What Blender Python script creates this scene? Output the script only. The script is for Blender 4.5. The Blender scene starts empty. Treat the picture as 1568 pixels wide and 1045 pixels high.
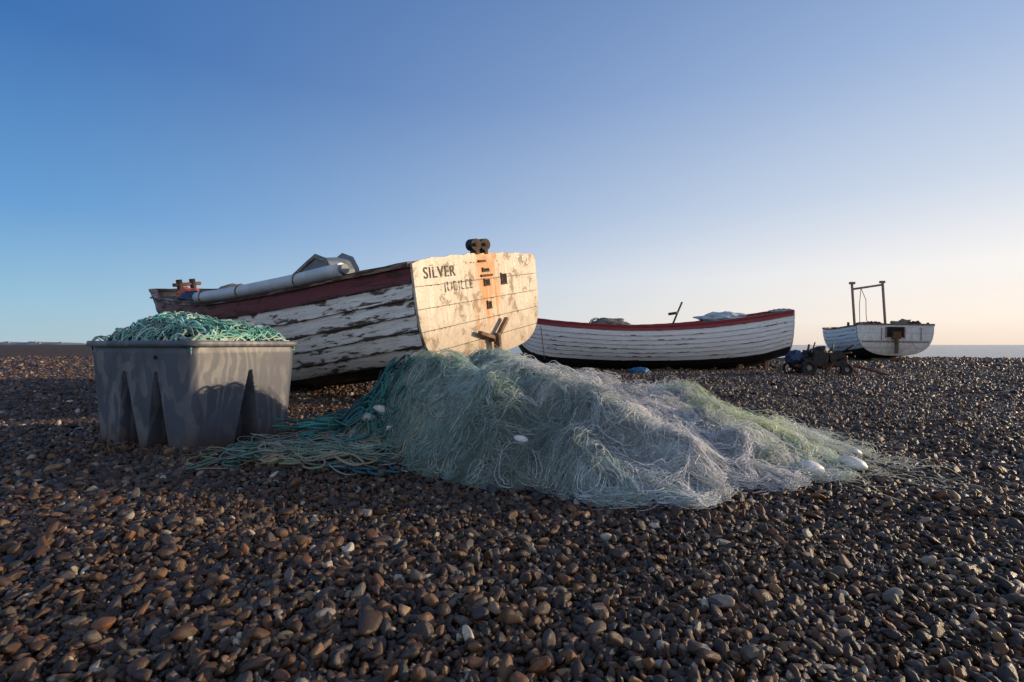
import bpy, math, random
import numpy as np
from mathutils import Vector, noise as mn
import bmesh
rng=np.random.default_rng(7); random.seed(7)
S=bpy.context.scene
SUN_AZ,SUN_EL=math.radians(80),math.radians(9)
# ------------------------------------------------------------ helpers
def link(o,parent=None):
    S.collection.objects.link(o)
    if parent: o.parent=parent
    return o
def empty(name,loc,rot=(0,0,0)):
    e=bpy.data.objects.new(name,None); e.location=loc; e.rotation_euler=rot; e.empty_display_size=.2
    return link(e)
def mesh_obj(name,v,f,mats=(),parent=None,smooth=False,midx=None,uvs=None):
    me=bpy.data.meshes.new(name); me.from_pydata([tuple(map(float,p)) for p in v],[],f)
    for m in mats: me.materials.append(m)
    if midx is not None: me.polygons.foreach_set('material_index',midx)
    if smooth: me.polygons.foreach_set('use_smooth',[True]*len(me.polygons))
    if uvs is not None:
        uv=me.uv_layers.new(name='UVMap')
        for p,u in zip(me.polygons,uvs):
            for k in range(p.loop_total): uv.data[p.loop_start+k].uv=u[k]
    me.update()
    return link(bpy.data.objects.new(name,me),parent)
def fast_mesh(name,V,F,mat,parent=None,smooth=True,col=None):
    me=bpy.data.meshes.new(name); V=np.asarray(V,np.float32); F=np.asarray(F,np.int32)
    me.vertices.add(len(V)); me.vertices.foreach_set('co',V.ravel())
    k=F.shape[1]
    me.loops.add(F.size); me.loops.foreach_set('vertex_index',F.ravel())
    me.polygons.add(len(F)); me.polygons.foreach_set('loop_start',np.arange(0,F.size,k,dtype=np.int32))
    try: me.polygons.foreach_set('loop_total',np.full(len(F),k,dtype=np.int32))
    except Exception: pass
    if col is not None:
        a=me.attributes.new('col','FLOAT_COLOR','POINT'); c=np.ones((len(V),4),np.float32); c[:,:3]=col; a.data.foreach_set('color',c.ravel())
    me.update(calc_edges=True); me.validate()
    if smooth: me.polygons.foreach_set('use_smooth',np.ones(len(me.polygons),bool))
    me.materials.append(mat)
    return link(bpy.data.objects.new(name,me),parent)
def tubes(name,P,rad,col,mat,parent=None,sides=3):
    N,M,_=P.shape
    T=np.gradient(P,axis=1); T/=np.linalg.norm(T,axis=2,keepdims=True)+1e-9
    up=np.zeros_like(T); up[...,2]=1; up[...,0]=.13
    A=np.cross(T,up); A/=np.linalg.norm(A,axis=2,keepdims=True)+1e-9
    B=np.cross(A,T)
    an=np.arange(sides)*2*math.pi/sides
    r=np.broadcast_to(np.asarray(rad).reshape(-1,1) if np.ndim(rad)<2 else rad,(N,M))
    V=P[:,:,None,:]+r[:,:,None,None]*(np.cos(an)[None,None,:,None]*A[:,:,None,:]+np.sin(an)[None,None,:,None]*B[:,:,None,:])
    idx=np.arange(N*M*sides).reshape(N,M,sides)
    a=idx[:,:-1,:]; b=idx[:,1:,:]
    F=np.stack([a,b,np.roll(b,-1,axis=2),np.roll(a,-1,axis=2)],-1).reshape(-1,4)
    c=np.repeat(np.asarray(col)[:,None,:],M*sides,axis=1).reshape(-1,3) if np.ndim(col)==2 else np.tile(col,(N*M*sides,1))
    return fast_mesh(name,V.reshape(-1,3),F,mat,parent,True,c)
def box(name,c,d,mat,parent=None,rot=(0,0,0),bev=.01):
    x,y,z=[q/2 for q in d]
    v=[(sx*x,sy*y,sz*z) for sx in(-1,1) for sy in(-1,1) for sz in(-1,1)]
    f=[(0,1,3,2),(4,6,7,5),(0,4,5,1),(2,3,7,6),(0,2,6,4),(1,5,7,3)]
    o=mesh_obj(name,v,f,[mat],parent); o.location=c; o.rotation_euler=rot
    if bev:
        m=o.modifiers.new('b','BEVEL'); m.width=min(bev,min(d)*.3); m.segments=2
    return o
def pipe(name,pts,r,mat,parent=None,sides=12,caps=True):
    P=np.array(pts,float)[None]
    o=tubes(name,P,np.array([r]),(.5,.5,.5),mat,parent,sides)
    if caps:
        me=o.data
        bm=bmesh.new(); bm.from_mesh(me); bmesh.ops.holes_fill(bm,edges=[e for e in bm.edges if e.is_boundary],sides=0); bm.to_mesh(me); bm.free()
        for p in me.polygons: p.use_smooth=(len(p.vertices)==4)
    return o
def cyl(name,a,b,r,mat,parent=None,sides=20): return pipe(name,[a,tuple((np.array(a)+np.array(b))/2),b],r,mat,parent,sides)
def cr(x,pts):
    xs=[p[0] for p in pts]; ys=[p[1] for p in pts]
    x=min(max(x,xs[0]),xs[-1]); i=max(0,min(len(xs)-2,int(np.searchsorted(xs,x)-1)))
    def m(j):
        if j==0: return (ys[1]-ys[0])/(xs[1]-xs[0])
        if j==len(xs)-1: return (ys[-1]-ys[-2])/(xs[-1]-xs[-2])
        return (ys[j+1]-ys[j-1])/(xs[j+1]-xs[j-1])
    h=xs[i+1]-xs[i]; t=(x-xs[i])/h
    return (2*t**3-3*t**2+1)*ys[i]+(t**3-2*t*t+t)*h*m(i)+(-2*t**3+3*t*t)*ys[i+1]+(t**3-t*t)*h*m(i+1)
# ------------------------------------------------------------ materials
class NT:
    def __init__(s,name):
        s.m=bpy.data.materials.new(name); s.m.use_nodes=True; s.t=s.m.node_tree; s.b=s.t.nodes['Principled BSDF']; s.out=s.t.nodes['Material Output']
    def n(s,ty,**k):
        x=s.t.nodes.new(ty)
        for a,v in k.items(): setattr(x,a,v)
        return x
    def l(s,a,b): s.t.links.new(a,b)
    def coord(s,kind='Object',scale=(1,1,1)):
        c=s.n('ShaderNodeTexCoord'); m=s.n('ShaderNodeMapping'); m.inputs['Scale'].default_value=scale; s.l(c.outputs[kind],m.inputs[0]); return m.outputs[0]
    def noise(s,vec,scale,detail=5,rough=.6,dist=0):
        x=s.n('ShaderNodeTexNoise'); x.inputs['Scale'].default_value=scale; x.inputs['Detail'].default_value=detail; x.inputs['Roughness'].default_value=rough; x.inputs['Distortion'].default_value=dist
        if vec is not None: s.l(vec,x.inputs['Vector'])
        return x.outputs['Fac']
    def ramp(s,fac,stops,interp='LINEAR'):
        r=s.n('ShaderNodeValToRGB'); e=r.color_ramp.elements; r.color_ramp.interpolation=interp
        while len(e)<len(stops): e.new(.5)
        for q,(p,c) in zip(e,stops):
            q.position=p; q.color=tuple(c)[:3]+(1,) if hasattr(c,'__len__') else (c,c,c,1)
        s.l(fac,r.inputs[0]); return r.outputs[0]
    def mix(s,f,a,b,mode='MIX'):
        x=s.n('ShaderNodeMix',data_type='RGBA',blend_type=mode)
        for sock,v in ((x.inputs[0],f),(x.inputs[6],a),(x.inputs[7],b)):
            if hasattr(v,'is_linked'): s.l(v,sock)
            elif hasattr(v,'__len__'): sock.default_value=tuple(v)[:3]+(1,)
            else: sock.default_value=v
        return x.outputs[2]
    def math(s,op,a,b=0.,c=None,clamp=False):
        x=s.n('ShaderNodeMath',operation=op); x.use_clamp=clamp
        for i,v in enumerate((a,b)+((c,) if c is not None else ())):
            if hasattr(v,'is_linked'): s.l(v,x.inputs[i])
            else: x.inputs[i].default_value=v
        return x.outputs[0]
    def bump(s,h,strength=.3,dist=.01):
        b=s.n('ShaderNodeBump'); b.inputs['Strength'].default_value=strength; b.inputs['Distance'].default_value=dist; s.l(h,b.inputs['Height']); s.l(b.outputs[0],s.b.inputs['Normal'])
    def set(s,col=None,rough=None,metal=None,spec=None):
        for k,v in (('Base Color',col),('Roughness',rough),('Metallic',metal),('Specular IOR Level',spec)):
            if v is None: continue
            if hasattr(v,'is_linked'): s.l(v,s.b.inputs[k])
            elif hasattr(v,'__len__'): s.b.inputs[k].default_value=tuple(v)[:3]+(1,)
            else: s.b.inputs[k].default_value=v
        return s
def simple(name,c1,c2=None,scale=8,rough=.6,metal=0,bump=.2,spec=.5):
    t=NT(name); c2=c2 or tuple(q*.55 for q in c1)
    f=t.noise(t.coord(),scale,6,.65); t.set(t.ramp(f,[(.35,c2),(.65,c1)]),rough,metal,spec); t.bump(f,bump,.01); return t.m
def peeling(name,paint,under,amount=.5,stretch=.35,edge=.35,tint=(.64,.58,.49)):
    t=NT(name); uv=t.coord('UV',(stretch*3,1,1))
    big=t.noise(uv,.8,3,.6); n=t.noise(uv,3.2,8,.72,.3)
    sx=t.n('ShaderNodeSeparateXYZ'); c=t.n('ShaderNodeTexCoord'); t.l(c.outputs['UV'],sx.inputs[0])
    fr=t.math('FRACT',sx.outputs[1]); low=t.math('POWER',t.math('SUBTRACT',1.,fr),5.); hi=t.math('POWER',fr,9.)
    e=t.math('MULTIPLY',t.math('ADD',low,hi),edge*.35)
    v=t.math('ADD',t.math('ADD',t.math('MULTIPLY',n,.62),t.math('MULTIPLY',big,.38)),e)
    mask=t.ramp(v,[(1-amount-.02,0.),(1-amount+.025,1.)])
    wood=t.ramp(t.noise(t.coord('UV',(1.2,22,1)),4,6,.7),[(.3,tuple(q*.4 for q in under)),(.7,under)])
    dirt=t.noise(t.coord('UV',(.8,2.2,1)),2.6,6,.7)
    p=t.mix(t.ramp(dirt,[(.42,0.),(.72,1.)]),paint,tuple(a*b for a,b in zip(paint,tint)))
    fl=t.noise(t.coord('UV',(2.5,3.5,1)),9,5,.75); p=t.mix(t.ramp(fl,[(.60,0.),(.66,.75)]),p,under)
    col=t.mix(mask,p,wood)
    seam=t.ramp(fr,[(.0,1.),(.04,0.)])
    col=t.mix(t.math('MULTIPLY',seam,.85),col,(.03,.022,.018))
    t.set(col,t.ramp(mask,[(0,.5),(1,.85)])); t.bump(t.math('SUBTRACT',t.math('MULTIPLY',dirt,.3),mask),.5,.006); return t.m
M={}
M['white']=peeling('weathered_white_paint',(.82,.81,.78),(.12,.085,.06),.433,edge=.38)
M['white2']=peeling('white_paint_worn',(.82,.83,.84),(.10,.08,.065),.37,edge=.38)
M['maroon']=peeling('weathered_maroon_paint',(.15,.014,.020),(.09,.045,.035),.43,tint=(.5,.6,.6))
M['red']=peeling('red_sheer_stripe',(.30,.022,.028),(.12,.05,.04),.38,tint=(.6,.6,.6))
M['black']=peeling('black_antifouling',(.010,.010,.011),(.04,.03,.022),.40)
M['wood']=simple('weathered_wood',(.26,.17,.10),(.09,.055,.035),9,.85)
M['woodgrey']=simple('grey_wood',(.30,.27,.23),(.12,.10,.08),12,.85)
M['dark']=simple('dark_iron',(.05,.04,.035),(.015,.013,.012),14,.6,.3)
M['rust']=simple('rusted_iron',(.22,.085,.03),(.06,.025,.015),22,.85,.1,.4)
M['palerust']=simple('faded_rusty_paint',(.38,.27,.23),(.20,.10,.06),16,.8,.0,.3)
M['hole']=simple('hole_dark',(.012,.01,.009),(.006,.005,.005),5,.9)
M['gunwale']=peeling('gunwale_paint',(.30,.20,.16),(.10,.06,.045),.52)
M['rub']=simple('rubber',(.02,.02,.02),(.01,.01,.01),10,.7)
M['orange']=simple('orange_plastic',(.65,.12,.03),(.4,.07,.02),6,.5)
M['blue']=simple('blue_plastic',(.025,.05,.12),(.012,.02,.05),8,.5)
M['bluetarp']=simple('blue_tarp',(.02,.17,.34),(.02,.08,.2),9,.6)
M['pvc']=simple('pale_pvc',(.55,.60,.64),(.42,.46,.5),4,.45,bump=.05)
M['greyhood']=simple('grey_hood',(.20,.24,.26),(.13,.15,.16),6,.6)
M['float']=simple('float_foam',(.78,.78,.76),(.5,.5,.46),14,.55)
M['tarp']=simple('pale_tarp',(.50,.56,.62),(.32,.37,.42),6,.7,bump=.5)
def transom_mat(name,base,base2,rust=True,peel=.565):
    t=NT(name); o=t.coord('Object'); 
    n=t.noise(o,6,9,.72,.4); nb=t.noise(o,1.4,4,.6); fine=t.noise(o,40,4,.7)
    v=t.math('ADD',t.math('MULTIPLY',n,.65),t.math('MULTIPLY',nb,.35))
    sx=t.n('ShaderNodeSeparateXYZ'); t.l(o,sx.inputs[0])
    col=t.mix(t.ramp(nb,[(.35,0.),(.7,1.)]),base,base2)
    drip=t.noise(t.coord('Object',(9,1,.8)),2,6,.7)
    col=t.mix(t.ramp(drip,[(.46,0.),(.70,.7)]),col,tuple(q*.58 for q in base2))
    low=t.ramp(t.math('MULTIPLY_ADD',sx.outputs[2],-.5,t.math('MULTIPLY',n,.9)),[(.66,0.),(1.0,.75)])
    col=t.mix(low,col,(.36,.27,.18))
    col=t.mix(t.ramp(v,[(peel,0.),(peel+.03,.9)]),col,t.ramp(fine,[(.3,(.10,.06,.035)),(.7,(.34,.24,.15))]))
    scr=t.ramp(fine,[(.57,0.),(.65,.65)]); col=t.mix(scr,col,(.27,.20,.14))
    if rust:
        st=t.noise(t.coord('Object',(3.2,1,.75)),2.4,8,.72,.6)
        g=t.math('SUBTRACT',sx.outputs[0],.02); g=t.math('MULTIPLY',g,g); g=t.math('POWER',2.718,t.math('MULTIPLY',g,-8.))
        zf=t.ramp(t.math('ADD',sx.outputs[2],1.1),[(.10,.35),(.5,1.),(1.,1.)])
        r=t.math('MULTIPLY_ADD',t.math('MULTIPLY',g,zf),.72,t.math('MULTIPLY_ADD',st,2.6,-1.3))
        col=t.mix(t.ramp(r,[(.28,0.),(.78,.95)]),col,t.ramp(fine,[(.3,(.42,.14,.025)),(.7,(.74,.38,.11))]))
        dr=t.noise(t.coord('Object',(22,1,.5)),1.2,5,.7); gd=t.math('MULTIPLY',g,t.ramp(dr,[(.52,0.),(.62,1.)]))
        col=t.mix(t.math('MULTIPLY',gd,.75),col,(.42,.15,.035))
    t.set(col,.6); t.bump(v,.5,.006); return t.m
M['transom']=transom_mat('cream_transom_paint',(.76,.70,.58),(.58,.50,.39),peel=.535)
M['transomw']=transom_mat('white_transom_paint',(.78,.77,.74),(.62,.60,.56),False,.60)
def strand_mat(name,tr=.3,rough=.5):
    t=NT(name); a=t.n('ShaderNodeAttribute',attribute_name='col'); t.set(a.outputs['Color'],rough,0,.5)
    tl=t.n('ShaderNodeBsdfTranslucent'); t.l(a.outputs['Color'],tl.inputs[0])
    mx=t.n('ShaderNodeMixShader'); mx.inputs[0].default_value=tr; t.l(t.b.outputs[0],mx.inputs[1]); t.l(tl.outputs[0],mx.inputs[2]); t.l(mx.outputs[0],t.out.inputs[0]); return t.m
M['net']=strand_mat('nylon_net',.5,.35); M['rope']=strand_mat('rope_fibre',.05,.7)
# ------------------------------------------------------------ world, sun, camera
w=bpy.data.worlds.new('World'); S.world=w; w.use_nodes=True; nt=w.node_tree
class WN(NT):
    def __init__(s,t): s.t=t
wn=WN(nt); bg=nt.nodes['Background']; sky=wn.n('ShaderNodeTexSky'); sky.sky_type='NISHITA'; sky.sun_disc=False
sky.sun_elevation=SUN_EL; sky.sun_rotation=SUN_AZ; sky.altitude=0; sky.air_density=1.0; sky.dust_density=.3; sky.ozone_density=1.6
tc=wn.n('ShaderNodeTexCoord'); nv=wn.n('ShaderNodeVectorMath',operation='NORMALIZE'); wn.l(tc.outputs['Generated'],nv.inputs[0])
sp=wn.n('ShaderNodeSeparateXYZ'); wn.l(nv.outputs[0],sp.inputs[0]); dt=wn.n('ShaderNodeVectorMath',operation='DOT_PRODUCT'); wn.l(nv.outputs[0],dt.inputs[0]); ga=math.radians(66); dt.inputs[1].default_value=(math.sin(ga),math.cos(ga),0)
z=wn.math('MAXIMUM',sp.outputs[2],0.)
far=wn.ramp(z,[(0,(.40,.57,.66)),(.06,(.30,.54,.73)),(.2,(.12,.34,.68)),(.43,(.036,.162,.465)),(1,(.02,.085,.28))])
near=wn.ramp(z,[(0,(.92,.76,.66)),(.04,(1.04,.91,.82)),(.12,(1.0,.95,.93)),(.24,(.68,.75,.87)),(.43,(.40,.53,.78)),(.7,(.16,.28,.55)),(1,(.02,.085,.28))])
f=wn.math('MULTIPLY_ADD',dt.outputs['Value'],.74,.32,True)
f=wn.math('POWER',f,1.4)
c=wn.mix(f,far,near)
nish=wn.mix(1.,sky.outputs[0],(.11,.11,.11),'MULTIPLY')
c=wn.mix(.10,c,nish)
bk_fill=wn.math('MAXIMUM',wn.math('MULTIPLY',sp.outputs[1],-1.),0.)  # sky behind the camera is paled and brightened as added fill light
c=wn.mix(wn.math('MULTIPLY',bk_fill,.75,None,True),c,(.76,.78,.84))
bg_s=wn.math('MULTIPLY_ADD',bk_fill,.12,1.)
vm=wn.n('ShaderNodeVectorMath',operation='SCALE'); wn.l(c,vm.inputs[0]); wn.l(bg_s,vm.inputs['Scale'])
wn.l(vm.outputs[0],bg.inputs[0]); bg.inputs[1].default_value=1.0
D=Vector((math.sin(SUN_AZ)*math.cos(SUN_EL),math.cos(SUN_AZ)*math.cos(SUN_EL),math.sin(SUN_EL)))
sl=bpy.data.lights.new('sun','SUN'); sl.energy=5.0; sl.angle=math.radians(.6); sl.color=(1,.75,.48)
so=link(bpy.data.objects.new('sun',sl)); so.rotation_euler=D.to_track_quat('Z','Y').to_euler(); so.location=(20,10,20)
cam=bpy.data.cameras.new('camera'); cam.lens=18; cam.sensor_width=36; cam.clip_end=30000; cam.clip_start=.05
co=link(bpy.data.objects.new('camera',cam)); co.location=(0,0,.75); co.rotation_euler=(math.radians(90.42),0,0); S.camera=co
S.view_settings.view_transform='Standard'; S.view_settings.look='None'; S.view_settings.exposure=0
# ------------------------------------------------------------ ground
def seaq(x,y):
    qa=y-27+.1*(x-14); qb=((x-14)+(y-27)*.77)/1.262
    return np.minimum(qa,qb)
def ground(x,y):
    x=np.asarray(x,float); y=np.asarray(y,float)
    z=.022*np.sin(1.9*x+.7*y)*np.sin(1.3*y-.5*x+1)+.012*np.sin(4.3*x+2.1*y+.5)*np.cos(3.7*y-1.1*x)
    z=z+.05*np.sin(.35*x+1)*np.sin(.28*y)*np.clip((np.hypot(x,y)-5)/10,0,1)
    q=seaq(x,y); q=np.clip(q,0,None)
    z=z*np.exp(-np.hypot(x,y)/60)-np.minimum(.13*q,6)*np.clip(q/1.5,0,1)
    return z
n=300; t=np.linspace(-1,1,n); gx=4*np.sinh(7.0*t); 
X,Y=np.meshgrid(gx,gx+3,indexing='ij'); Z=ground(X,Y)-.004
V=np.stack([X,Y,Z],-1).reshape(-1,3); I=np.arange(n*n).reshape(n,n)
F=np.stack([I[:-1,:-1],I[1:,:-1],I[1:,1:],I[:-1,1:]],-1).reshape(-1,4)
def shingle():
    t=NT('shingle_ground'); o=t.coord('Object')
    v=t.n('ShaderNodeTexVoronoi'); v.inputs['Scale'].default_value=26; t.l(o,v.inputs['Vector'])
    sp=t.n('ShaderNodeSeparateColor'); t.l(v.outputs['Color'],sp.inputs[0])
    c=t.ramp(sp.outputs[0],[(0,(.015,.010,.007)),(.3,(.06,.034,.018)),(.55,(.04,.032,.028)),(.8,(.11,.066,.038)),(1,(.25,.19,.13))])
    big=t.noise(o,.35,5,.6); c=t.mix(t.ramp(big,[(.35,.0),(.7,.45)]),c,(.12,.066,.034))
    t.set(c,.8,0,.2); h=t.math('SUBTRACT',1.,v.outputs['Distance']); t.bump(h,.9,.03); return t.m
g=fast_mesh('shingle_beach_ground',V,F,shingle())
def sea():
    t=NT('sea_water'); o=t.coord('Object',(.5,1,1)); f=t.noise(o,.9,7,.65); f2=t.noise(o,.05,3,.5)
    t.set(t.ramp(f2,[(.3,(.03,.06,.075)),(.7,(.07,.10,.115))]),.22,0,.5); t.bump(f,.7,.35); return t.m
mesh_obj('sea_water',[(-9000,20,-2.2),(12000,20,-2.2),(12000,12000,-2.2),(-9000,12000,-2.2)],[(0,1,2,3)],[sea()])
def headland():
    v=[];f=[];xs=np.linspace(-1760,-1420,70)
    for i,x in enumerate(xs):
        e=min(1,(70-i)/16); h=(8+2.5*math.sin(i*.35)+2*mn.noise(Vector((i*.4,0,0))))*e+.2
        for dy,hh in ((0,-2),(6,h*.6),(30,h),(120,h*.8),(200,-2)): v.append((x,1640+dy,hh))
    for i in range(69):
        for k in range(4): a=i*5+k; f.append((a,a+5,a+6,a+1))
    m=simple('headland_ground',(.22,.24,.26),(.16,.18,.20),.02,.9)
    e=empty('distant_headland',(0,0,0)); mesh_obj('hill',v,f,[m],e,True)
    r=random.Random(3); wm=simple('rendered_walls',(.32,.30,.30),(.2,.2,.2),.05,.9)
    V=[];F=[]
    for i in range(30):
        x=-1755+r.random()*280; y=1655+r.random()*20; w_=r.uniform(6,13); h=r.uniform(2,4); z=2+r.random()*5; b=len(V)
        V+=[(x,y,z),(x+w_,y,z),(x+w_,y+8,z),(x,y+8,z),(x,y,z+h),(x+w_,y,z+h),(x+w_,y+8,z+h),(x,y+8,z+h),(x,y+4,z+h+2.),(x+w_,y+4,z+h+2.)]
        F+=[(b,b+1,b+5,b+4),(b+1,b+2,b+6,b+9,b+5),(b+2,b+3,b+7,b+6),(b+3,b,b+4,b+8,b+7),(b+4,b+5,b+9,b+8),(b+6,b+7,b+8,b+9)]
    mesh_obj('houses',V,F,[wm],e)
headland()
# ------------------------------------------------------------ pebbles
def pebble_mat():
    t=NT('flint_pebble'); oi=t.n('ShaderNodeObjectInfo'); o=t.coord('Object')
    c=t.ramp(oi.outputs['Random'],[(0,(.012,.009,.007)),(.10,(.095,.042,.016)),(.19,(.028,.022,.018)),(.29,(.20,.085,.030)),(.38,(.05,.046,.045)),(.46,(.075,.036,.015)),(.55,(.028,.032,.040)),(.64,(.22,.115,.05)),(.72,(.022,.014,.011)),(.79,(.045,.040,.038)),(.85,(.16,.13,.10)),(.90,(.06,.034,.018)),(.945,(.32,.19,.09)),(.98,(.34,.29,.22)),(1,(.62,.54,.42))])
    ad=t.n('ShaderNodeVectorMath',operation='ADD'); cb=t.n('ShaderNodeCombineXYZ'); m=t.math('MULTIPLY',oi.outputs['Random'],90.)
    for i in range(3): t.l(m,cb.inputs[i])
    t.l(o,ad.inputs[0]); t.l(cb.outputs[0],ad.inputs[1])
    n=t.noise(ad.outputs[0],1.6,6,.65,.5); n2=t.noise(ad.outputs[0],7,5,.7)
    c=t.mix(t.ramp(n,[(.38,.0),(.62,.65)]),c,t.mix(.6,c,(.018,.011,.007)))
    c=t.mix(t.ramp(n2,[(.60,0.),(.74,.35)]),c,(.30,.20,.11))
    t.set(c,t.ramp(n,[(.3,.30),(.7,.58)]),0,.46); t.bump(n2,.3,.06); return t.m
PM=pebble_mat(); pc=bpy.data.collections.new('pebble_shapes')
NPB=18
for i in range(NPB):
    bm=bmesh.new(); bmesh.ops.create_icosphere(bm,subdivisions=3,radius=1)
    sx,sy,sz=rng.uniform(.95,1.45),rng.uniform(.68,.95),rng.uniform(.40,.74)
    off=Vector((i*7.3,i*3.1,i*1.7))
    pl=[(Vector(rng.normal(size=3)).normalized(),rng.uniform(.5,.85)) for _ in range(7)]
    for v in bm.verts:
        p=v.co.copy(); d=1+.30*mn.noise(p*.9+off)+.12*mn.noise(p*2.3+off)
        q=p*d
        for nn,dd in pl:
            k=q.dot(nn)-dd
            if k>0: q-=nn*k*.85
        v.co=Vector((q.x*sx,q.y*sy,q.z*sz))*1.15
    me=bpy.data.meshes.new('pebble'); bm.to_mesh(me); bm.free(); me.polygons.foreach_set('use_smooth',[True]*len(me.polygons)); me.materials.append(PM)
    pc.objects.link(bpy.data.objects.new('pebble_shape',me))
def scatter(y0,y1,sp,rm,zo,sig=.3,mx=1.12,marg=1.2,frac=1.):
    ys=np.arange(y0,y1,sp); out=[]
    for y in ys:
        W=mx*y+marg; xs=np.arange(-W,W,sp); out.append(np.stack([xs,np.full_like(xs,y)],-1))
    P=np.concatenate(out); P+=rng.uniform(-.5,.5,P.shape)*sp*1.4
    if frac<1: P=P[rng.random(len(P))<frac]
    P=P[seaq(P[:,0],P[:,1])<2.5]
    N=len(P); r=rm*np.exp(rng.normal(0,sig,N)); 
    pat=.5+.5*np.sin(P[:,0]*1.7+P[:,1]*.6+2*np.sin(P[:,1]*.9))*np.sin(P[:,1]*1.4-P[:,0]*.5)
    r*=.80+.38*pat
    r=np.minimum(r,rm*1.7)
    z=ground(P[:,0],P[:,1])+zo+r*rng.uniform(-.1,.9,N)
    return np.column_stack([P,z]),r
parts=[scatter(.4,2.6,.0155,.0080,.004,.42),scatter(.4,2.6,.038,.0138,.008,.32),scatter(.4,2.6,.12,.0195,.010,.22,frac=.5),
       scatter(2.6,7.0,.0235,.0122,.003,.38),scatter(2.6,7.0,.08,.019,.01,.28,frac=.8),
       scatter(7.0,15,.048,.025,.0,.32,1.1),scatter(15,30,.11,.052,-.01,.3,1.1)]
P=np.concatenate([p for p,_ in parts]); R=np.concatenate([r for _,r in parts]); N=len(P)
print('pebbles',N)
me=bpy.data.meshes.new('pebbles'); me.vertices.add(N); me.vertices.foreach_set('co',P.astype(np.float32).ravel())
rot=np.column_stack([rng.normal(0,.65,N),rng.normal(0,.65,N),rng.uniform(0,6.283,N)]).astype(np.float32)
a=me.attributes.new('rot','FLOAT_VECTOR','POINT'); a.data.foreach_set('vector',rot.ravel())
a=me.attributes.new('scl','FLOAT','POINT'); a.data.foreach_set('value',R.astype(np.float32))
a=me.attributes.new('pidx','INT','POINT'); a.data.foreach_set('value',rng.integers(0,NPB,N).astype(np.int32))
po=link(bpy.data.objects.new('pebbles',me))
ng=bpy.data.node_groups.new('pebble_scatter','GeometryNodeTree')
ng.interface.new_socket('Geometry',in_out='INPUT',socket_type='NodeSocketGeometry'); ng.interface.new_socket('Geometry',in_out='OUTPUT',socket_type='NodeSocketGeometry')
gi=ng.nodes.new('NodeGroupInput'); go=ng.nodes.new('NodeGroupOutput'); ip=ng.nodes.new('GeometryNodeInstanceOnPoints'); ci=ng.nodes.new('GeometryNodeCollectionInfo')
ci.inputs['Collection'].default_value=pc; ci.inputs['Separate Children'].default_value=True; ci.inputs['Reset Children'].default_value=True
ip.inputs['Pick Instance'].default_value=True
def na(nm,ty):
    x=ng.nodes.new('GeometryNodeInputNamedAttribute'); x.data_type=ty; x.inputs['Name'].default_value=nm
    return [o for o in x.outputs if o.enabled and o.name=='Attribute'][0]
ng.links.new(gi.outputs[0],ip.inputs['Points']); ng.links.new(ci.outputs[0],ip.inputs['Instance'])
ng.links.new(na('pidx','INT'),ip.inputs['Instance Index']); ng.links.new(na('rot','FLOAT_VECTOR'),ip.inputs['Rotation']); ng.links.new(na('scl','FLOAT'),ip.inputs['Scale'])
ng.links.new(ip.outputs[0],go.inputs[0])
po.modifiers.new('scatter','NODES').node_group=ng
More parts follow.
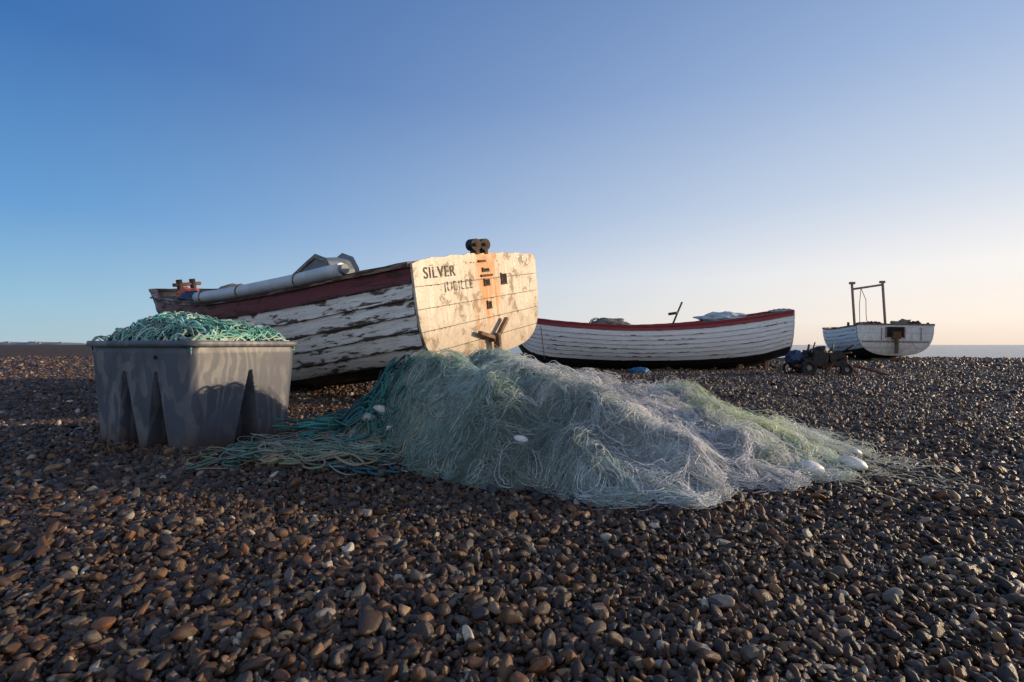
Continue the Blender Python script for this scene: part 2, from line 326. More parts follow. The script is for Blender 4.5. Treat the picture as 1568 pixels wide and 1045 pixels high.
# ------------------------------------------------------------ boats
def section(b,zs,zk,nn,th):
    e=2/nn; return b*math.sin(th)**e, zk+(zs-zk)*(1-max(0,math.cos(th))**e)
def build_boat(name,loc,t,L,beam,sheer,keel,heel,z0,hb,matidx,mats,pitch=0,nst=3.0,nbow=1.45,rake=.5,transom_mat=None,planks=5,crown=.05,rail=None):
    E=empty(name,(loc[0],loc[1],z0),(pitch,-heel,t))
    K=len(hb)-1
    NS=56; ss=[L*(i/(NS-1)) for i in range(NS)]
    def nnf(f): 
        return nst+(2.6-nst)*min(1,f/.25) if f<.35 else 2.6+(nbow-2.6)*((f-.35)/.65)**1.2
    def sec(s,th,off=0):
        f=s/L; nn=nnf(f)
        b=max(.02,cr(s,beam)); zs=cr(s,sheer); zk=cr(s,keel); x,z=section(b,zs,zk,nn,th)
        x=max(.012,x+off) if th>0.01 else .012
        sy=s-rake*max(0,(f-.7)/.3)**2*(1-(z-zk)/max(.1,zs-zk))
        return x,sy,z-z0
    def thh(s,h): return math.acos(min(1,max(0,1-h)**(nnf(s/L)/2)))
    V=[];F=[];MI=[];UV=[]
    for side in(-1,1):
        base=len(V)
        for s in ss:
            tb=[thh(s,h) for h in hb]
            for k in range(K):
                for j in(0,1,2,3):
                    th=tb[k]+(tb[k+1]-tb[k])*j/3; x,y,z=sec(s,th,.022*(1-j/3))
                    V.append((side*x,y,z))
        W=4*K
        for i in range(NS-1):
            for r in range(W-1):
                a=base+i*W+r; b=a+1; c=a+W+1; d=a+W; k=r//4; m=r%4
                f=(a,b,c,d) if side>0 else (a,d,c,b)
                F.append(f); MI.append(matidx[min(K-1,k)])
                u0,u1=ss[i],ss[i+1]
                if m<3: v0,v1=k+m*.33,k+(m+1)*.33
                else: v0=v1=k+1.01
                q=[(u0,v0),(u0,v1),(u1,v1),(u1,v0)] if side>0 else [(u0,v0),(u1,v0),(u1,v1),(u0,v1)]
                UV.append([(x+(37 if side>0 else 0),y) for x,y in q])
    mesh_obj('hull',V,F,mats,E,False,MI,UV)
    V=[];F=[];nk=8
    for i,s in enumerate(ss):
        for side in(-1,1):
            for k in range(nk):
                th=(.35+.65*(k/(nk-1)))*math.pi/2; x,y,z=sec(s,th,-.07); V.append((side*x,y+.0,z))
    for i in range(NS-1):
        for sd in(0,1):
            for k in range(nk-1):
                a=i*2*nk+sd*nk+k; d=a+2*nk; F.append((a,a+1,d+1,d))
        a=i*2*nk; F.append((a,a+2*nk,a+3*nk,a+nk))
    mesh_obj('inner_planking',V,F,[M['woodgrey']],E)
    for side,nm in((-1,'gunwale_port'),(1,'gunwale_starboard')):
        V=[];F=[];UV=[]
        for i,s in enumerate(ss):
            x,y,z=sec(s,math.pi/2); jit=.004*math.sin(i*2.1)
            for dx,dz in((.035,-.03),(.038,.026+jit),(-.085,.026+jit),(-.085,-.03)): V.append((side*max(.005,x+dx),y+(.03 if s==L else 0),z+dz))
        for i in range(NS-1):
            for k in range(4):
                a=i*4+k; b=i*4+(k+1)%4; F.append((a,b,b+4,a+4)); UV.append([(ss[i],k+.3),(ss[i],k+.8),(ss[i+1],k+.8),(ss[i+1],k+.3)])
        F+= [(0,1,2,3)]; UV.append([(0,0.3),(0,.8),(.1,.8),(.1,.3)])
        mesh_obj(nm,V,F,[rail or M['gunwale']],E,False,None,UV)
    pts=[(0,)+sec(s,0)[1:] for s in np.linspace(.15,L,26)]
    pts=[(0,p[1]+(.02),p[2]-.03) for p in pts]+[(0,sec(L,math.pi/2*k/6)[1]+.03,sec(L,math.pi/2*k/6)[2]) for k in range(2,7)]
    pipe('keel_and_stem',pts,.055,M['dark'],E,6)
    b0=cr(0,beam); zs=cr(0,sheer); zk=cr(0,keel)
    def hw(z):
        h=min(1,max(0,(z-zk)/(zs-zk))); e=2/nst; c=(1-h)**(1/e); th=math.acos(min(1,c)); return b0*math.sin(th)**e
    top=lambda x: zs+crown*(1-(x/b0)**2)
    V=[];F=[]
    def plank(za,zb,y,last,shr=0):
        m=16; c=len(V); zz=[za+(zb-za)*(i/m)**(2 if za<=zk+.02 else 1) for i in range(m+1)]
        Lp=[(-max(.01,hw(z)-shr),z) for z in zz]; Rp=[(max(.01,hw(z)-shr),z) for z in reversed(zz)]
        if last:
            tp=[(x,top(x)+.03+.008*math.sin(x*17)) for x in np.linspace(-b0,b0,25)[1:-1]]; loop=Lp+tp+Rp
        else: loop=Lp+Rp
        for x,z in loop: V.append((x,y,z-z0))
        nL=len(loop); F.append(tuple(range(c,c+nL)))
        for x,z in loop: V.append((x,y+.035,z-z0))
        for i in range(nL): F.append((c+i,c+(i+1)%nL,c+nL+(i+1)%nL,c+nL+i))
    for i in range(planks):
        za=zk+(zs-zk)*i/planks+(.004 if i else 0); zb=zk+(zs-zk)*(i+1)/planks-(.004 if i<planks-1 else 0)
        plank(za,zb,-.034+.0008*((i*7)%3-1),i==planks-1)
    mesh_obj('transom',V,[tuple(f) for f in F],[transom_mat or M['transom']],E)
    V=[];F=[]; plank(zk+.01,zs,-.012,False,shr=.012); mesh_obj('transom_backing',V,F,[M['woodgrey']],E)
    for s in np.linspace(L*.22,L*.75,4):
        b=cr(s,beam)-.1; z=cr(s,sheer)-z0-.22; box('thwart',(0,s,z),(2*b,.26,.04),M['wood'],E)
    for i in range(9):
        s=L*(.1+.08*i)
        for sd in(-1,1):
            pts=[]
            for th in np.linspace(.45,1,7):
                x,y,z=sec(s,th*math.pi/2,-.085); pts.append((sd*x,y,z))
            pipe('rib',pts,.02,M['wood'],E,4,False)
    return E,sec
H=math.radians(10)
beam1=[(0,1.34),(1,1.42),(2,1.46),(4,1.45),(6,1.12),(7,.78),(8,.34),(8.8,.03)]
sheer1=[(0,1.84),(1,1.77),(2,1.69),(4,1.61),(6,1.71),(7.5,1.83),(8.8,1.95)]
keel1=[(0,.60),(1.5,.36),(3,.14),(5,.04),(7,.12),(8,.3),(8.8,.8)]
hb1=[0,.02,.05,.09,.15,.28,.42,.56,.70,.84,1]
B1,sec1=build_boat('weathered_wooden_fishing_boat',(-.39,6.54),math.radians(58),8.8,beam1,sheer1,keel1,H,1.88,hb1,[3,3,3,3,0,0,0,0,0,1],[M['white'],M['maroon'],M['white'],M['black']],nst=4.6)
def txt(body,x,z,size,sx,mat,par,y=-.0365):
    c=bpy.data.curves.new('t','FONT'); c.body=body; c.size=size; c.extrude=.0006; c.space_character=1.12
    o=bpy.data.objects.new('t',c); S.collection.objects.link(o); bpy.context.view_layer.update()
    me=bpy.data.meshes.new_from_object(o.evaluated_get(bpy.context.evaluated_depsgraph_get())); bpy.data.objects.remove(o)
    me.materials.clear(); me.materials.append(mat); q=bpy.data.objects.new('lettering_'+body.lower().replace(' ','_'),me); link(q,par)
    q.rotation_euler=(math.pi/2,0,0); q.location=(x,y,z); q.scale=(sx,1,1); return q
def letter_mat(name,fade,under=(.62,.55,.44)):
    t=NT(name); o=t.coord(); v=t.noise(o,14,7,.75); t.set(t.mix(t.ramp(v,[(fade-.03,0.),(fade+.03,1.)]),(.03,.026,.022),under),.7); return t.m
LM=letter_mat('letter_paint',.60); LF=letter_mat('letter_paint_faded',.52)
for k in(0,1): txt('SILVER',-1.19+.007*k,-.21,.18,.98,LM,B1,-.0365-.0007*k)
for k in(0,1): txt('JUBILEE',-.86+.006*k,-.38,.165,.95,LF,B1,-.0365-.0007*k)
txt('LT 90',.68,-.14,.17,1.0,simple('white_letter',(.9,.9,.88),(.8,.75,.66),12,.6),B1)
for (x,z,a,b) in((.02,-.33,.12,.07),(.43,-.31,.13,.13),(.03,-.62,.09,.08),(.02,-.17,.14,.03)):
    box('scupper_hole',(x,-.034,z),(a,.012,b),M['hole'],B1,bev=0)
    box('hole_frame',(x-a/2-.008,-.04,z),(.014,.022,b+.03),M['rust'],B1,bev=.003); box('hole_frame',(x,-.041,z-b/2-.008),(a,.022,.014),M['rust'],B1,bev=.003)
box('rusty_plate',(.02,-.045,-.245),(.26,.015,.03),M['rust'],B1); box('rusty_plate',(-.06,-.045,-.06),(.16,.015,.03),M['rust'],B1)
for i in range(34):
    x=random.uniform(-1.2,1.25); z=random.choice([-.07,-.29,-.54,-.79]); cyl('nail',(x,-.039,z),(x,-.035,z),.007,M['rust'],B1,8)
box('skeg_post',(.0,-.12,-1.20),(.06,.09,.42),M['wood'],B1); box('fork_arm',(-.17,-.10,-1.0),(.38,.06,.05),M['wood'],B1,(0,math.radians(20),0)); box('fork_arm',(.15,-.10,-.96),(.40,.06,.05),M['wood'],B1,(0,math.radians(-38),0))
box('gudgeon',(0,-.08,-1.08),(.16,.1,.035),M['rust'],B1); box('gudgeon',(0,-.08,-1.28),(.14,.1,.035),M['rust'],B1)
for x in(-.17,.03):
    cyl('roller',(x,-.06,.145),(x+.05,.07,.15),.075,M['dark'],B1); cyl('roller_axle',(x-.01,-.085,.145),(x+.06,.09,.15),.022,M['rust'],B1)
    box('roller_bracket',(x+.03,.0,.07),(.07,.10,.09),M['rust'],B1)
for a_,s_ in((-.35,.5),(.4,.55)):
    box('stern_chock',(a_,s_,-1.62),(.5,.22,.24),M['wood'],B1,(0,H,.1))
box('keel_block',(.05,1.0,-1.70),(.3,.5,.24),M['wood'],B1,(0,H,.2))
pts=[]
for s in np.linspace(.95,4.1,14):
    x,y,z=sec1(s,math.pi/2); pts.append((-x-.02,y,z+.085))
pipe('foam_fender_tube',pts,.08,M['pvc'],B1,20)
cyl('tube_end',pts[0],tuple(np.array(pts[0])+np.array((0,-.06,.006))),.055,M['greyhood'],B1)
for i in(3,8,12): 
    c0=np.array(pts[i]); pipe('fender_lashing',[tuple(c0+np.array((.088*math.cos(q),.01*q,.088*math.sin(q)))) for q in np.linspace(0,2*math.pi,14)],.009,M['wood'],B1,5,False)
prof=[(-.40,-.35),(-.38,.02),(-.30,.17),(-.10,.24),(.12,.15),(.50,-.02),(.50,-.35)]
V=[(a_,s_+2.75,z_) for a_ in(-.45,.05) for s_,z_ in prof]; k=len(prof)
F=[tuple(range(k)),tuple(range(2*k-1,k-1,-1))]+[(i,(i+1)%k,k+(i+1)%k,k+i) for i in range(k)]
o=mesh_obj('engine_hood',V,F,[M['greyhood']],B1); m=o.modifiers.new('b','BEVEL'); m.width=.05; m.segments=4
pipe('hood_rim',[( -.46,s_+2.75,z_) for s_,z_ in prof],.015,M['woodgrey'],B1,8)
for a_ in(-.2,.05):
    cyl('bow_bollard',(a_,7.2,-.15),(a_,7.2,.20),.055,M['dark'],B1); 
cyl('bow_bollard_bar',(-.32,7.2,.10),(.2,7.2,.10),.035,M['rust'],B1)
box('fore_deck',(0,7.3,-.10),(.9,1.3,.04),M['woodgrey'],B1)
def lump(name,c,r,mat,par,seed=0,amp=.35):
    bm=bmesh.new(); bmesh.ops.create_icosphere(bm,subdivisions=4,radius=1)
    for v in bm.verts:
        p=v.co.copy(); d=1+amp*mn.fractal(p*1.6+Vector((seed*5,seed,0)),.6,2,4); v.co=Vector((p.x*r[0]*d,p.y*r[1]*d,p.z*r[2]*d))
    me=bpy.data.meshes.new(name); bm.to_mesh(me); bm.free(); me.polygons.foreach_set('use_smooth',[True]*len(me.polygons)); me.materials.append(mat)
    o=link(bpy.data.objects.new(name,me),par); o.location=c; return o
lump('orange_buoy',(-.90,5.5,-.13),(.14,.26,.10),M['orange'],B1,1); lump('orange_bag',(-.72,5.9,-.10),(.16,.22,.11),M['orange'],B1,2); lump('blue_bag',(-1.12,4.9,-.18),(.18,.34,.10),M['blue'],B1,3); lump('gear_heap',(-.3,5.4,-.25),(.4,.5,.2),M['woodgrey'],B1,4)
# second boat
beam2=[(0,1.0),(1,1.2),(3,1.4),(5,1.32),(6.5,.95),(7.6,.45),(8.42,.03)]
sheer2=[(0,1.74),(1.2,1.56),(2.6,1.40),(4.4,1.34),(6.3,1.46),(7.6,1.62),(8.42,1.75)]
keel2=[(0,.42),(1,.14),(3,.02),(6,.02),(7.6,.16),(8.42,.7)]
hb2=[0,.03,.08,.15,.25,.33,.42,.51,.60,.69,.79,.90,1]
B2,sec2=build_boat('clinker_fishing_boat',(7.95,15.2),math.radians(82.5),8.42,beam2,sheer2,keel2,math.radians(2.5),1.7,hb2,[2,2,2,2,0,0,0,0,0,0,0,1],[M['white2'],M['red'],M['black']],rake=.7,transom_mat=M['transomw'],rail=M['red'])
cyl('tiller_post',(-.3,3.3,-.75),(-.25,2.85,.34),.028,M['dark'],B2); cyl('tiller_bar',(-.3,3.25,-.02),(-.26,2.98,.02),.04,M['dark'],B2)
lump('folded_tarp',(-.5,1.75,-.14),(.4,.62,.16),M['tarp'],B2,6); lump('gear_heap',(-.2,5.0,-.36),(.5,.6,.2),M['woodgrey'],B2,7)
for i in range(12):
    s_=4.3+random.random()*1.1; h_=.16+random.random()*.1; pipe('gear_hoop',[(random.uniform(-.4,.2),s_+.22*math.cos(q),-.36+h_*math.sin(q)) for q in np.linspace(0,math.pi,8)],.012,M['dark'] if i%2 else M['wood'],B2,5,False)
pipe('mooring_line',[(-1.45,7.0,-.35),(-1.42,6.95,-.8),(-1.3,6.9,-1.3)],.012,M['wood'],B2,6,False)
for s_,x_ in((.55,-.5),(1.3,-.65)):
    box('timber_prop',(x_,s_,-1.42),(.12,.12,.66),M['wood'],B2,(0,0,.3))
# third boat with gantry
beam3=[(0,1.42),(1,1.55),(3,1.5),(4.6,1.0),(5.4,.5),(6.0,.03)]
sheer3=[(0,1.55),(2,1.46),(4,1.54),(6.0,1.66)]
keel3=[(0,.30),(2,.12),(4.2,.08),(5.2,.3),(6.0,.8)]
hb3=[0,.05,.13,.24,.36,.48,.6,.72,.86,1]
B3,sec3=build_boat('white_fishing_boat_with_gantry',(15.85,21.2),math.radians(-11),6.0,beam3,sheer3,keel3,math.radians(-1),1.5,hb3,[2,2,2,0,0,0,0,0,0],[M['white2'],M['maroon'],M['black']],transom_mat=M['transomw'],planks=4,nst=2.8,crown=.0)
for x_ in(-1.15,.05): cyl('gantry_post',(x_+.12,1.0,-.6),(x_-.06,1.0,1.95),.05,M['palerust'],B3)
cyl('gantry_crossbar',(-1.2,1.0,1.66),(.03,1.0,1.86),.045,M['palerust'],B3); box('gantry_head',(-1.2,1.0,1.93),(.22,.12,.1),M['palerust'],B3); box('gantry_head',(-.02,1.0,1.97),(.2,.12,.1),M['palerust'],B3)
pipe('gantry_rope',[(-.85,1,1.7),(-.65,1,1.2),(-.63,1,.5),(-.55,1,-.1)],.014,M['wood'],B3,5,False); pipe('gantry_rope',[(-.85,1,1.7),(-.9,1,1.0),(-.87,1,.0)],.014,M['wood'],B3,5,False)
box('outboard_well',(.0,-.05,-.22),(.62,.05,.42),M['hole'],B3); box('outboard_bracket',(.0,-.14,-.36),(.30,.16,.30),M['rust'],B3); box('rudder_board',(0,-.18,-.80),(.07,.2,.6),M['wood'],B3); box('well_frame',(-.34,-.05,-.24),(.05,.06,.46),M['palerust'],B3); box('well_frame',(.34,-.05,-.24),(.05,.06,.46),M['palerust'],B3)
box('transom_capping',(0,-.01,.10),(2.86,.14,.05),M['wood'],B3); lump('deck_gear',(.6,.7,.06),(.45,.3,.20),M['woodgrey'],B3,12,.6); lump('deck_gear',(-.4,1.2,.06),(.4,.3,.20),M['dark'],B3,14,.6); lump('deck_gear',(1.0,.5,.05),(.25,.25,.18),M['dark'],B3,17,.6); cyl('side_roller',(-1.45,.7,.02),(-1.45,.7,.2),.05,M['dark'],B3)
for x_ in(-1.2,1.25,-.8,.95): cyl('stern_bollard',(x_,.08,-.05),(x_,.08,.18),.05,M['dark'],B3)
box('lower_rubbing_strake',(0,-.05,-.62),(2.45,.04,.05),M['palerust'],B3)
for x_ in(-.5,.95): box('hull_stain_strap',(x_,-.045,-.3),(.03,.02,.5),M['palerust'],B3)
for s_ in (.5,2.5): box('keel_baulk',(0,s_,-1.42),(1.2,.2,.2),M['wood'],B3)
# ------------------------------------------------------------ winch / scrap engine
E=empty('rusty_winch_engine',(7.12,12.4,0),(0,0,math.radians(-14))); E.scale=(.85,.85,.95)
def wheel(x,y,r,w_,nm='wheel'):
    P=[(x+r*.78*math.cos(q),y,r+r*.78*math.sin(q)+0) for q in np.linspace(0,2*math.pi,25)]
    pipe(nm+'_tyre',P,r*.24,M['rub'],E,8,False); cyl(nm+'_hub',(x,y-.05,r),(x,y+.05,r),r*.3,M['woodgrey'],E); cyl(nm+'_disc',(x,y-.015,r),(x,y+.015,r),r*.72,M['dark'],E)
wheel(0,-.25,.21,.1); wheel(.95,-.2,.17,.1); wheel(.05,.6,.21,.1)
lump('engine_block',(.28,.15,.45),(.36,.28,.22),M['dark'],E,31,.5); lump('blue_fuel_tank',(-.25,.15,.42),(.22,.22,.24),M['blue'],E,32,.25)
box('chassis_rail',(.5,-.1,.26),(1.6,.06,.07),M['rust'],E); box('chassis_rail',(.5,.45,.26),(1.6,.06,.07),M['rust'],E)
cyl('winch_drum',(.75,-.15,.45),(.75,.5,.45),.14,M['rust'],E); cyl('drum_flange',(.75,-.2,.45),(.75,-.16,.45),.20,M['dark'],E); cyl('flywheel',(.3,-.28,.45),(.3,-.2,.45),.19,M['dark'],E)
cyl('exhaust',(.1,.2,.6),(.14,.2,.80),.03,M['rust'],E); cyl('lever',(.95,.1,.4),(1.25,.0,.12),.03,M['rust'],E); cyl('tow_bar',(1.3,-.1,.24),(1.9,-.4,.06),.03,M['rust'],E)
for i in range(40):
    a=(random.uniform(-.1,1.35),random.uniform(-.3,.4),random.uniform(.12,.68)); b=tuple(q+random.uniform(-.25,.25) for q in a[:2])+(max(.03,a[2]+random.uniform(-.25,.2)),); cyl('engine_pipe',a,b,random.uniform(.012,.035),M['dark'] if i%3 else M['rust'],E,8)
pipe('coiled_hose',[(-.45+.12*math.cos(q),-.1+.02*q,.2+.14*math.sin(q)) for q in np.linspace(0,12,40)],.022,M['hole'],E,6,False)
lump('blue_tarp_scrap',(3.35,13.4,.06),(.26,.2,.09),M['bluetarp'],None,9,.5)
# ------------------------------------------------------------ tub
def tub():
    E=empty('grey_fish_tub',(-2.20,3.50,0)); al=math.radians(69)
    E.rotation_euler=(0,0,al)
    A,B=.98,1.10; cx,cy=A/2,B/2; NP=640; hs=[-.03,.0]+list(np.linspace(.02,.70,44))
    def ring(a,b,rad,z,groove=True):
        out=[]
        segs=[(a-2*rad),(math.pi/2*rad),(b-2*rad),(math.pi/2*rad)]
        tot=2*(segs[0]+segs[2])+2*math.pi*rad
        for i in range(NP):
            q=tot*i/NP
            sides=[(-a/2+rad,-b/2,1,0,a-2*rad),(a/2,-b/2+rad,0,1,b-2*rad),(a/2-rad,b/2,-1,0,a-2*rad),(-a/2,b/2-rad,0,-1,b-2*rad)]
            cs=[(a/2-rad,-b/2+rad,-90),(a/2-rad,b/2-rad,0),(-a/2+rad,b/2-rad,90),(-a/2+rad,-b/2+rad,180)]
            for k in range(4):
                x0,y0,dx,dy,ln=sides[k]
                if q<ln:
                    x,y=x0+dx*q,y0+dy*q; nx,ny=dy,-dx; u=q/ln
                    if groove:
                        ind=0
                        for c in((.34,.70) if k%2 else (.52,)):
                            w_=(.10*(1-z/.55)+.016) if z<.55 else 0
                            dd=(u-c)*ln
                            if w_>0 and abs(dd)<w_: ind=max(ind,min(1,(w_-abs(dd))/.016))
                        ind*=min(1,max(0,(.55-z)/.04))
                        x-=nx*ind*.15; y-=ny*ind*.15
                    break
                q-=ln; al_=math.pi/2*rad
                if q<al_:
                    th=math.radians(cs[k][2])+q/rad; x,y=cs[k][0]+rad*math.cos(th),cs[k][1]+rad*math.sin(th); break
                q-=al_
            else: x,y=-a/2+rad,-b/2
            out.append((cx+x,cy+y,z))
        return out
    rings=[]
    for z in hs:
        k=1-.085*(1-z/.75); rings.append(ring(A*k,B*k,.07,z))
    rings.append(ring(A*.985,B*.985,.08,.735,False)); 
    for da,z in((.075,.737),(.085,.745),(.085,.772),(.075,.78),(-.02,.78),(-.035,.77)): rings.append(ring(A+da-.02,B+da-.02,.10,z,False))
    rings.append(ring(A-.08,B-.08,.09,.6,False))
    V=[p for r in rings for p in r]; F=[]
    for i in range(len(rings)-1):
        for j in range(NP): a=i*NP+j; b=i*NP+(j+1)%NP; F.append((a,b,b+NP,a+NP))
    F.append(tuple(range(len(V)-NP,len(V)))); F.append(tuple(reversed(range(NP))))
    t=NT('grey_polyethylene'); o=t.coord(); w_=t.n('ShaderNodeTexWave'); w_.wave_type='BANDS'; w_.inputs['Scale'].default_value=1.5; w_.inputs['Distortion'].default_value=11; w_.inputs['Detail'].default_value=2.5; w_.inputs['Detail Scale'].default_value=1.5
    t.l(t.coord('Object',(2.6,2.6,1.1)),w_.inputs['Vector']); n_=t.noise(o,3,6,.65); f_=t.noise(o,30,5,.7)
    sx=t.n('ShaderNodeSeparateXYZ'); t.l(o,sx.inputs[0])
    wm=t.math('MULTIPLY',t.ramp(w_.outputs['Fac'],[(.56,0.),(.64,.7),(.9,.8)]),t.ramp(t.noise(o,1.7,3),[(.40,0.),(.55,1.)]))
    c=t.mix(wm,(.078,.088,.118),(.185,.19,.195)); c=t.mix(t.ramp(n_,[(.42,0.),(.7,.7)]),c,(.048,.052,.062)); c=t.mix(t.ramp(f_,[(.6,0.),(.75,.4)]),c,(.18,.165,.15))
    mud=t.math('MULTIPLY_ADD',n_,.35,sx.outputs[2]); c=t.mix(t.ramp(mud,[(.16,.8),(.34,0.)]),c,(.08,.052,.036))
    t.set(c,t.ramp(n_,[(.3,.35),(.7,.6)])); t.bump(f_,.15,.004)
    o=mesh_obj('tub_body',V,F,[t.m],E,True); 
    md=o.modifiers.new('e','EDGE_SPLIT'); md.split_angle=math.radians(38)
    cyl('drain_hole',(.008,.35,.66),(-.004,.35,.66),.014,M['hole'],E)
    def hh(x,y):
        u=np.clip(1-((x-cx)/(.47))**2,0,1); v=np.clip(1-((y-cy)/.585)**2,0,1); return .70+.20*(u*v)**.5+.05*np.sin(7*x+3*y)*np.sin(6*y)*(u*v)
    n=26; gx=np.linspace(.05,A-.05,n); gy=np.linspace(.05,B-.05,n); X,Y=np.meshgrid(gx,gy,indexing='ij'); Z=hh(X,Y)-.03
    I=np.arange(n*n).reshape(n,n); fast_mesh('rope_heap_core',np.stack([X,Y,Z],-1).reshape(-1,3),np.stack([I[:-1,:-1],I[1:,:-1],I[1:,1:],I[:-1,1:]],-1).reshape(-1,4),simple('rope_core',(.03,.09,.08),(.01,.04,.035),30,.9),E)
    N,Mm=360,28; st=rng.uniform([.1,.1],[A-.1,B-.1],(N,2)); ang=rng.uniform(0,6.28,N); kap=rng.normal(0,8,N); P=np.zeros((N,Mm,3)); p=st.copy()
    lift=rng.uniform(-.01,.07,N)
    for i in range(Mm):
        P[:,i,0]=p[:,0];P[:,i,1]=p[:,1];P[:,i,2]=hh(p[:,0],p[:,1])+lift+.025*np.sin(i*.7+ang*3)
        ang=ang+kap*.028+rng.normal(0,.15,N); p=p+.028*np.stack([np.cos(ang),np.sin(ang)],-1)
        p[:,0]=np.clip(p[:,0],.02,A-.02); p[:,1]=np.clip(p[:,1],.02,B-.02)
    base=np.array([[.13,.42,.36],[.28,.56,.48],[.04,.20,.20],[.46,.60,.52],[.36,.40,.26]]); col=base[rng.choice(5,N,p=[.28,.25,.17,.16,.14])]*rng.uniform(.5,1.15,(N,1))
    tubes('green_rope',P,rng.uniform(.003,.007,N),col,M['rope'],E,6)
tub()
# ------------------------------------------------------------ net pile
rx=[-1.25,-1.10,-.98,-.72,-.45,-.13,.20,.5,.80,1.05,1.3,1.59,1.9,2.3,2.7]
rz=[0,.20,.40,.50,.54,.56,.51,.42,.33,.32,.29,.19,.10,.03,0]
fx=[-1.30,-.97,-.545,-.30,.05,.51,.93,1.3,1.68,2.08,2.6]; fy=[3.7,3.46,3.06,2.85,2.50,2.38,2.38,2.46,2.78,3.05,3.35]
def snoise(x,y,s,seed):
    return (np.sin(x*s*1.3+seed+1.7*np.sin(y*s*.9+seed*2))+np.sin(y*s*1.6-seed+1.5*np.sin(x*s*1.1+seed*3)))*.5
def net_h(x,y):
    x=np.asarray(x,float); Rr=np.interp(x,rx,rz); Fy=np.interp(x,fx,fy)+.10*np.sin(x*6.1+.5)+.05*np.sin(x*13); Ry=4.05; By=Ry+.35+1.0*Rr
    t=np.clip((y-Fy)/(Ry-Fy),0,1); u=np.clip((y-Ry)/(By-Ry),0,1)
    f=np.where(y<Ry,np.sin(t*math.pi/2)**.85,np.cos(u*math.pi/2)**.9)
    xd=x+(y-4)*.45
    ridge=np.abs(np.sin(xd*4.6+1.2*np.sin(y*2.1)+.6))**.7-.55
    fold=.12*ridge+.07*snoise(x,y,3.2,1.3)+.05*snoise(x+y*.6,y,7,4.1)+.028*snoise(x,y,14,2.2)
    h=Rr*f+fold*np.clip(Rr*f*4.5,0,1)*np.clip((1.25-.65*f),0,1)+.02*np.clip(Rr*f*20,0,1)
    return np.maximum(h,0)
E=empty('fishing_net_pile',(0,0,0))
nx,ny=220,140; X,Y=np.meshgrid(np.linspace(-1.35,2.65,nx),np.linspace(2.1,5.1,ny),indexing='ij'); Hn=net_h(X,Y); Z=np.where(Hn>.012,Hn-.045,-.06)+ground(X,Y)*.5
I=np.arange(nx*ny).reshape(nx,ny)
fast_mesh('net_core',np.stack([X,Y,Z],-1).reshape(-1,3),np.stack([I[:-1,:-1],I[1:,:-1],I[1:,1:],I[:-1,1:]],-1).reshape(-1,4),simple('net_core_fibre',(.26,.32,.31),(.035,.06,.06),26,.9,bump=1.),E)
def netcol(x,y):
    N=len(x); n1=snoise(x,y,2.3,.7); n2=snoise(x,y,3.7,5.1)
    c=np.tile(np.array([.84,.94,.90]),(N,1))
    viol=np.exp(-((x-.85-(3.4-y)*.40)/.46)**2); g=np.clip(1.2-np.abs(x+.7)*1.1,0,1)*.8*np.clip(.75+.9*n2,0,1); yl=np.exp(-((x-1.6)/.32)**2-((y-3.55)/.45)**2)
    c=c*(1-g[:,None])+g[:,None]*np.array([.42,.60,.50]); c=c*(1-viol[:,None])+viol[:,None]*np.array([.95,.965,1.0]); c=c*(1-yl[:,None]*.9)+yl[:,None]*.9*np.array([.80,.88,.52])
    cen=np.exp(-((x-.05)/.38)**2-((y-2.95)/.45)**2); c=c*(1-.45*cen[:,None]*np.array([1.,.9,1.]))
    return np.clip(c*(1+.14*n1[:,None]),0,.98)
def starts(N,xr):
    xs=np.zeros(0);ys=np.zeros(0)
    while len(xs)<N:
        x=rng.uniform(xr[0],xr[1],N); y=rng.uniform(2.1,4.75,N); h=net_h(x,y); k=(h>.03)&(rng.random(N)<np.clip(.4+h,0,1)); xs=np.append(xs,x[k]); ys=np.append(ys,y[k])
    return xs[:N].copy(),ys[:N].copy()
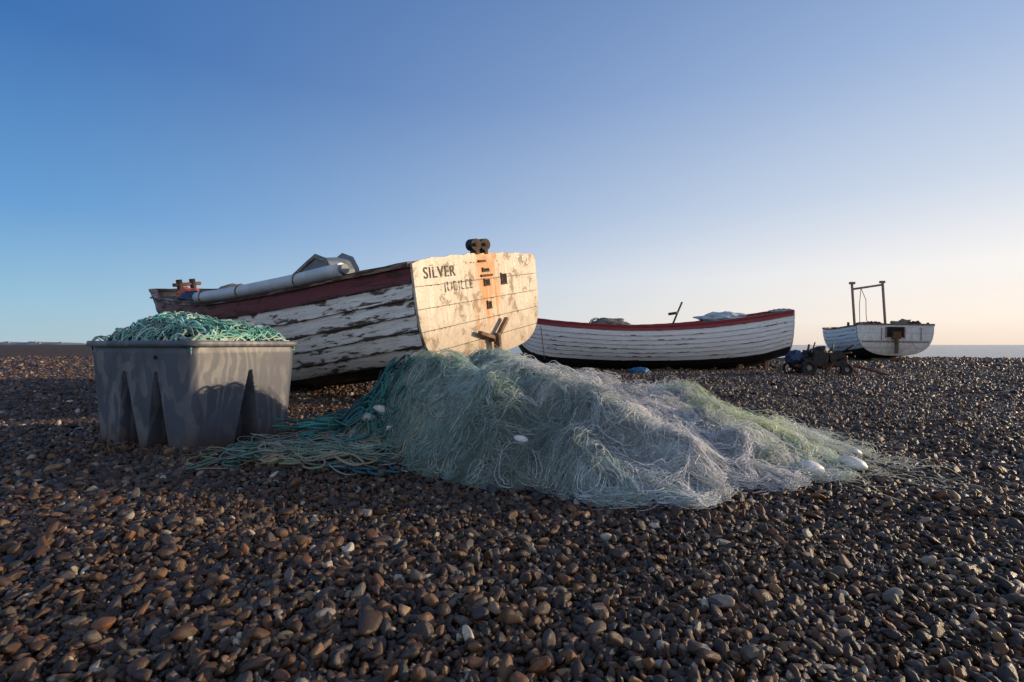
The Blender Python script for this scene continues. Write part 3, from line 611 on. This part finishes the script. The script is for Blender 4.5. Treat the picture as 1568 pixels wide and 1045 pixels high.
def bundles(name,G,C,M_,step,seed,spread,kap_s,lift_hi,width,rad,mat,colmul=1.,xr=(-1.2,2.2),sides=3,frizz=.012,swirl=1.4,wave=1.0):
    x,y=starts(G,xr); gx0,gy0=x.copy(),y.copy()
    ang=-1.57+.5*np.clip(x*.6,-1,1.2)+wave*snoise(x,y,1.7,seed)+rng.normal(0,spread,G); kap=rng.normal(0,kap_s,G); lift=rng.beta(1.1,2.4,G)*lift_hi
    N=G*C; rep=lambda a: np.repeat(a,C)
    w_=rep(rng.uniform(.4,1.3,G)*width); ou=rng.normal(0,1,N)*w_; ph=rng.uniform(0,6.28,N); fr=rng.uniform(.15,.6,N); la=rng.uniform(-.5,.5,N)*frizz*2
    am=rng.uniform(.2,1.,N)*frizz; sh=rng.uniform(-.06,.06,N); P=np.zeros((N,M_,3)); drift=rng.normal(0,width*.9,N)
    for i in range(M_):
        cx_,cy_=rep(x),rep(y); na_=rep(ang)+1.57
        tt=i/(M_-1); off=ou*(.55+.8*abs(2*tt-1))+am*np.sin(i*fr*2+ph)+drift*tt
        px=cx_+off*np.cos(na_)+sh*np.cos(na_-1.57); py=cy_+off*np.sin(na_)+sh*np.sin(na_-1.57)
        edge=np.sin(np.pi*tt)**.5
        P[:,i,0]=px;P[:,i,1]=py;P[:,i,2]=np.maximum(net_h(px,py),ground(px,py)+.022)+rep(lift)*edge*np.exp(-(ou/(w_*1.2+1e-6))**2)+np.abs(la)+.6*am*np.sin(i*fr*3+ph*2)
        ang=ang+kap*step+swirl*step*snoise(x,y,4.,seed+2)+rng.normal(0,.07,G); x=x+step*np.cos(ang); y=y+step*np.sin(ang)
        hh_=net_h(x,y); stuck=hh_<.01; x=np.where(stuck,x-step*.75*np.cos(ang),x); y=np.where(stuck,y-step*.75*np.sin(ang),y); ang=ang+np.where(stuck,.35*np.sign(kap),0)
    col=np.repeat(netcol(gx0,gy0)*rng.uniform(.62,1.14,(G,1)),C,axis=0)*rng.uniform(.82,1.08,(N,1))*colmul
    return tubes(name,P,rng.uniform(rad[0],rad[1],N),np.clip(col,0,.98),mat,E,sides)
bundles('netting_drapes',340,15,26,.022,.4,.7,3.5,.08,.022,(.0009,.0016),M['net'],1.02,frizz=.02)
bundles('netting_bundles',560,11,26,.020,2.4,1.5,13,.14,.010,(.0009,.0017),M['net'],1.06,frizz=.014)
bundles('white_monofilament',130,20,34,.022,.9,.35,2.5,.12,.020,(.0009,.0017),M['net'],1.25,(.3,1.35),3,.022,1.2,.35)
bundles('loose_mesh',4200,1,24,.018,3.3,2.5,14,.14,.01,(.0008,.0015),M['net'],1.12,(-1.2,2.3),3,.03)
bundles('net_headline_cord',520,2,40,.020,1.4,1.8,15,.10,.006,(.0019,.0034),M['rope'],.62,(-1.15,.9),5,.005)
N,M_=170,26; x=rng.uniform(1.3,2.25,N); y=rng.uniform(2.85,3.6,N); ang=rng.normal(-.25,.9,N); kp=rng.normal(0,6,N); P=np.zeros((N,M_,3)); lf=rng.uniform(0,.04,N); ph=rng.uniform(0,6,N)
x0,y0=x.copy(),y.copy()
for i in range(M_):
    P[:,i,0]=x;P[:,i,1]=y;P[:,i,2]=np.maximum(net_h(x,y),ground(x,y)+.025)+lf*np.abs(np.sin(i*.25+ph)); ang=ang+kp*.02+rng.normal(0,.12,N); x=x+.02*np.cos(ang); y=y+.02*np.sin(ang)
tubes('stray_filaments',P,rng.uniform(.0008,.0016,N),netcol(x0,y0)*np.array([.9,.85,.82]),M['net'],E,3)
E2=empty('tangled_rope_pile',(0,0,0))
def ropes(name,N,M_,x0,x1,y0,y1,rr,cols,kap,lift,stp=.022):
    x=rng.uniform(x0,x1,N); y=rng.uniform(y0,y1,N); ang=rng.uniform(0,6.28,N); kp=rng.normal(0,kap,N); P=np.zeros((N,M_,3)); lf=rng.uniform(.0,lift,N); ph=rng.uniform(0,6,N)
    cx_,cy_=(x0+x1)/2,(y0+y1)/2
    for i in range(M_):
        P[:,i,0]=x;P[:,i,1]=y;P[:,i,2]=np.maximum(net_h(x,y),ground(x,y)+.028)+lf+.015*np.sin(i*.35+ph)
        pull=np.arctan2(cy_-y,cx_-x); d=np.hypot((cx_-x)/(x1-x0)*2,(cy_-y)/(y1-y0)*2)
        ang=ang+kp*stp+rng.normal(0,.08,N)+np.clip(d-.9,0,1)*.45*np.sin(pull-ang); x=x+stp*np.cos(ang); y=y+stp*np.sin(ang)
    c=np.array(cols)[rng.integers(0,len(cols),N)]*rng.uniform(.7,1.15,(N,1)); return tubes(name,P,rng.uniform(rr[0],rr[1],N),c,M['rope'],E2,6)
ropes('teal_rope',44,70,-1.50,-.95,3.5,4.2,(.005,.009),[(.03,.15,.14),(.05,.22,.19),(.02,.09,.10)],11,.20)
ropes('tan_green_rope',52,52,-1.80,-.80,3.0,3.65,(.004,.0075),[(.24,.22,.13),(.16,.24,.17),(.32,.27,.17),(.08,.17,.14)],14,.06)
ropes('fine_cord',100,50,-1.6,-.7,3.05,4.1,(.0018,.0032),[(.28,.34,.27),(.40,.38,.30),(.2,.30,.26)],13,.10)
ropes('dark_blue_rope',3,50,-.95,-.55,2.9,3.15,(.006,.008),[(.02,.08,.12),(.02,.11,.14)],9,.02)
for i,(x_,y_,r_,an) in enumerate(((-1.04,3.70,.048,1.2),(-.96,3.78,.045,.6),(1.60,2.74,.048,.1),(1.93,2.90,.05,-.1),(1.75,3.6,.03,.5),(2.15,3.2,.028,.5),(.05,2.8,.028,.3),(-.85,3.6,.028,.9))):
    o=lump('net_float',(0,0,0),(r_*1.55,r_*.8,r_*.72),M['float'],E,i,.05); o.location=(x_,y_,max(float(net_h(x_,y_)),.02)+.06); o.rotation_euler=(.2,.3,an)
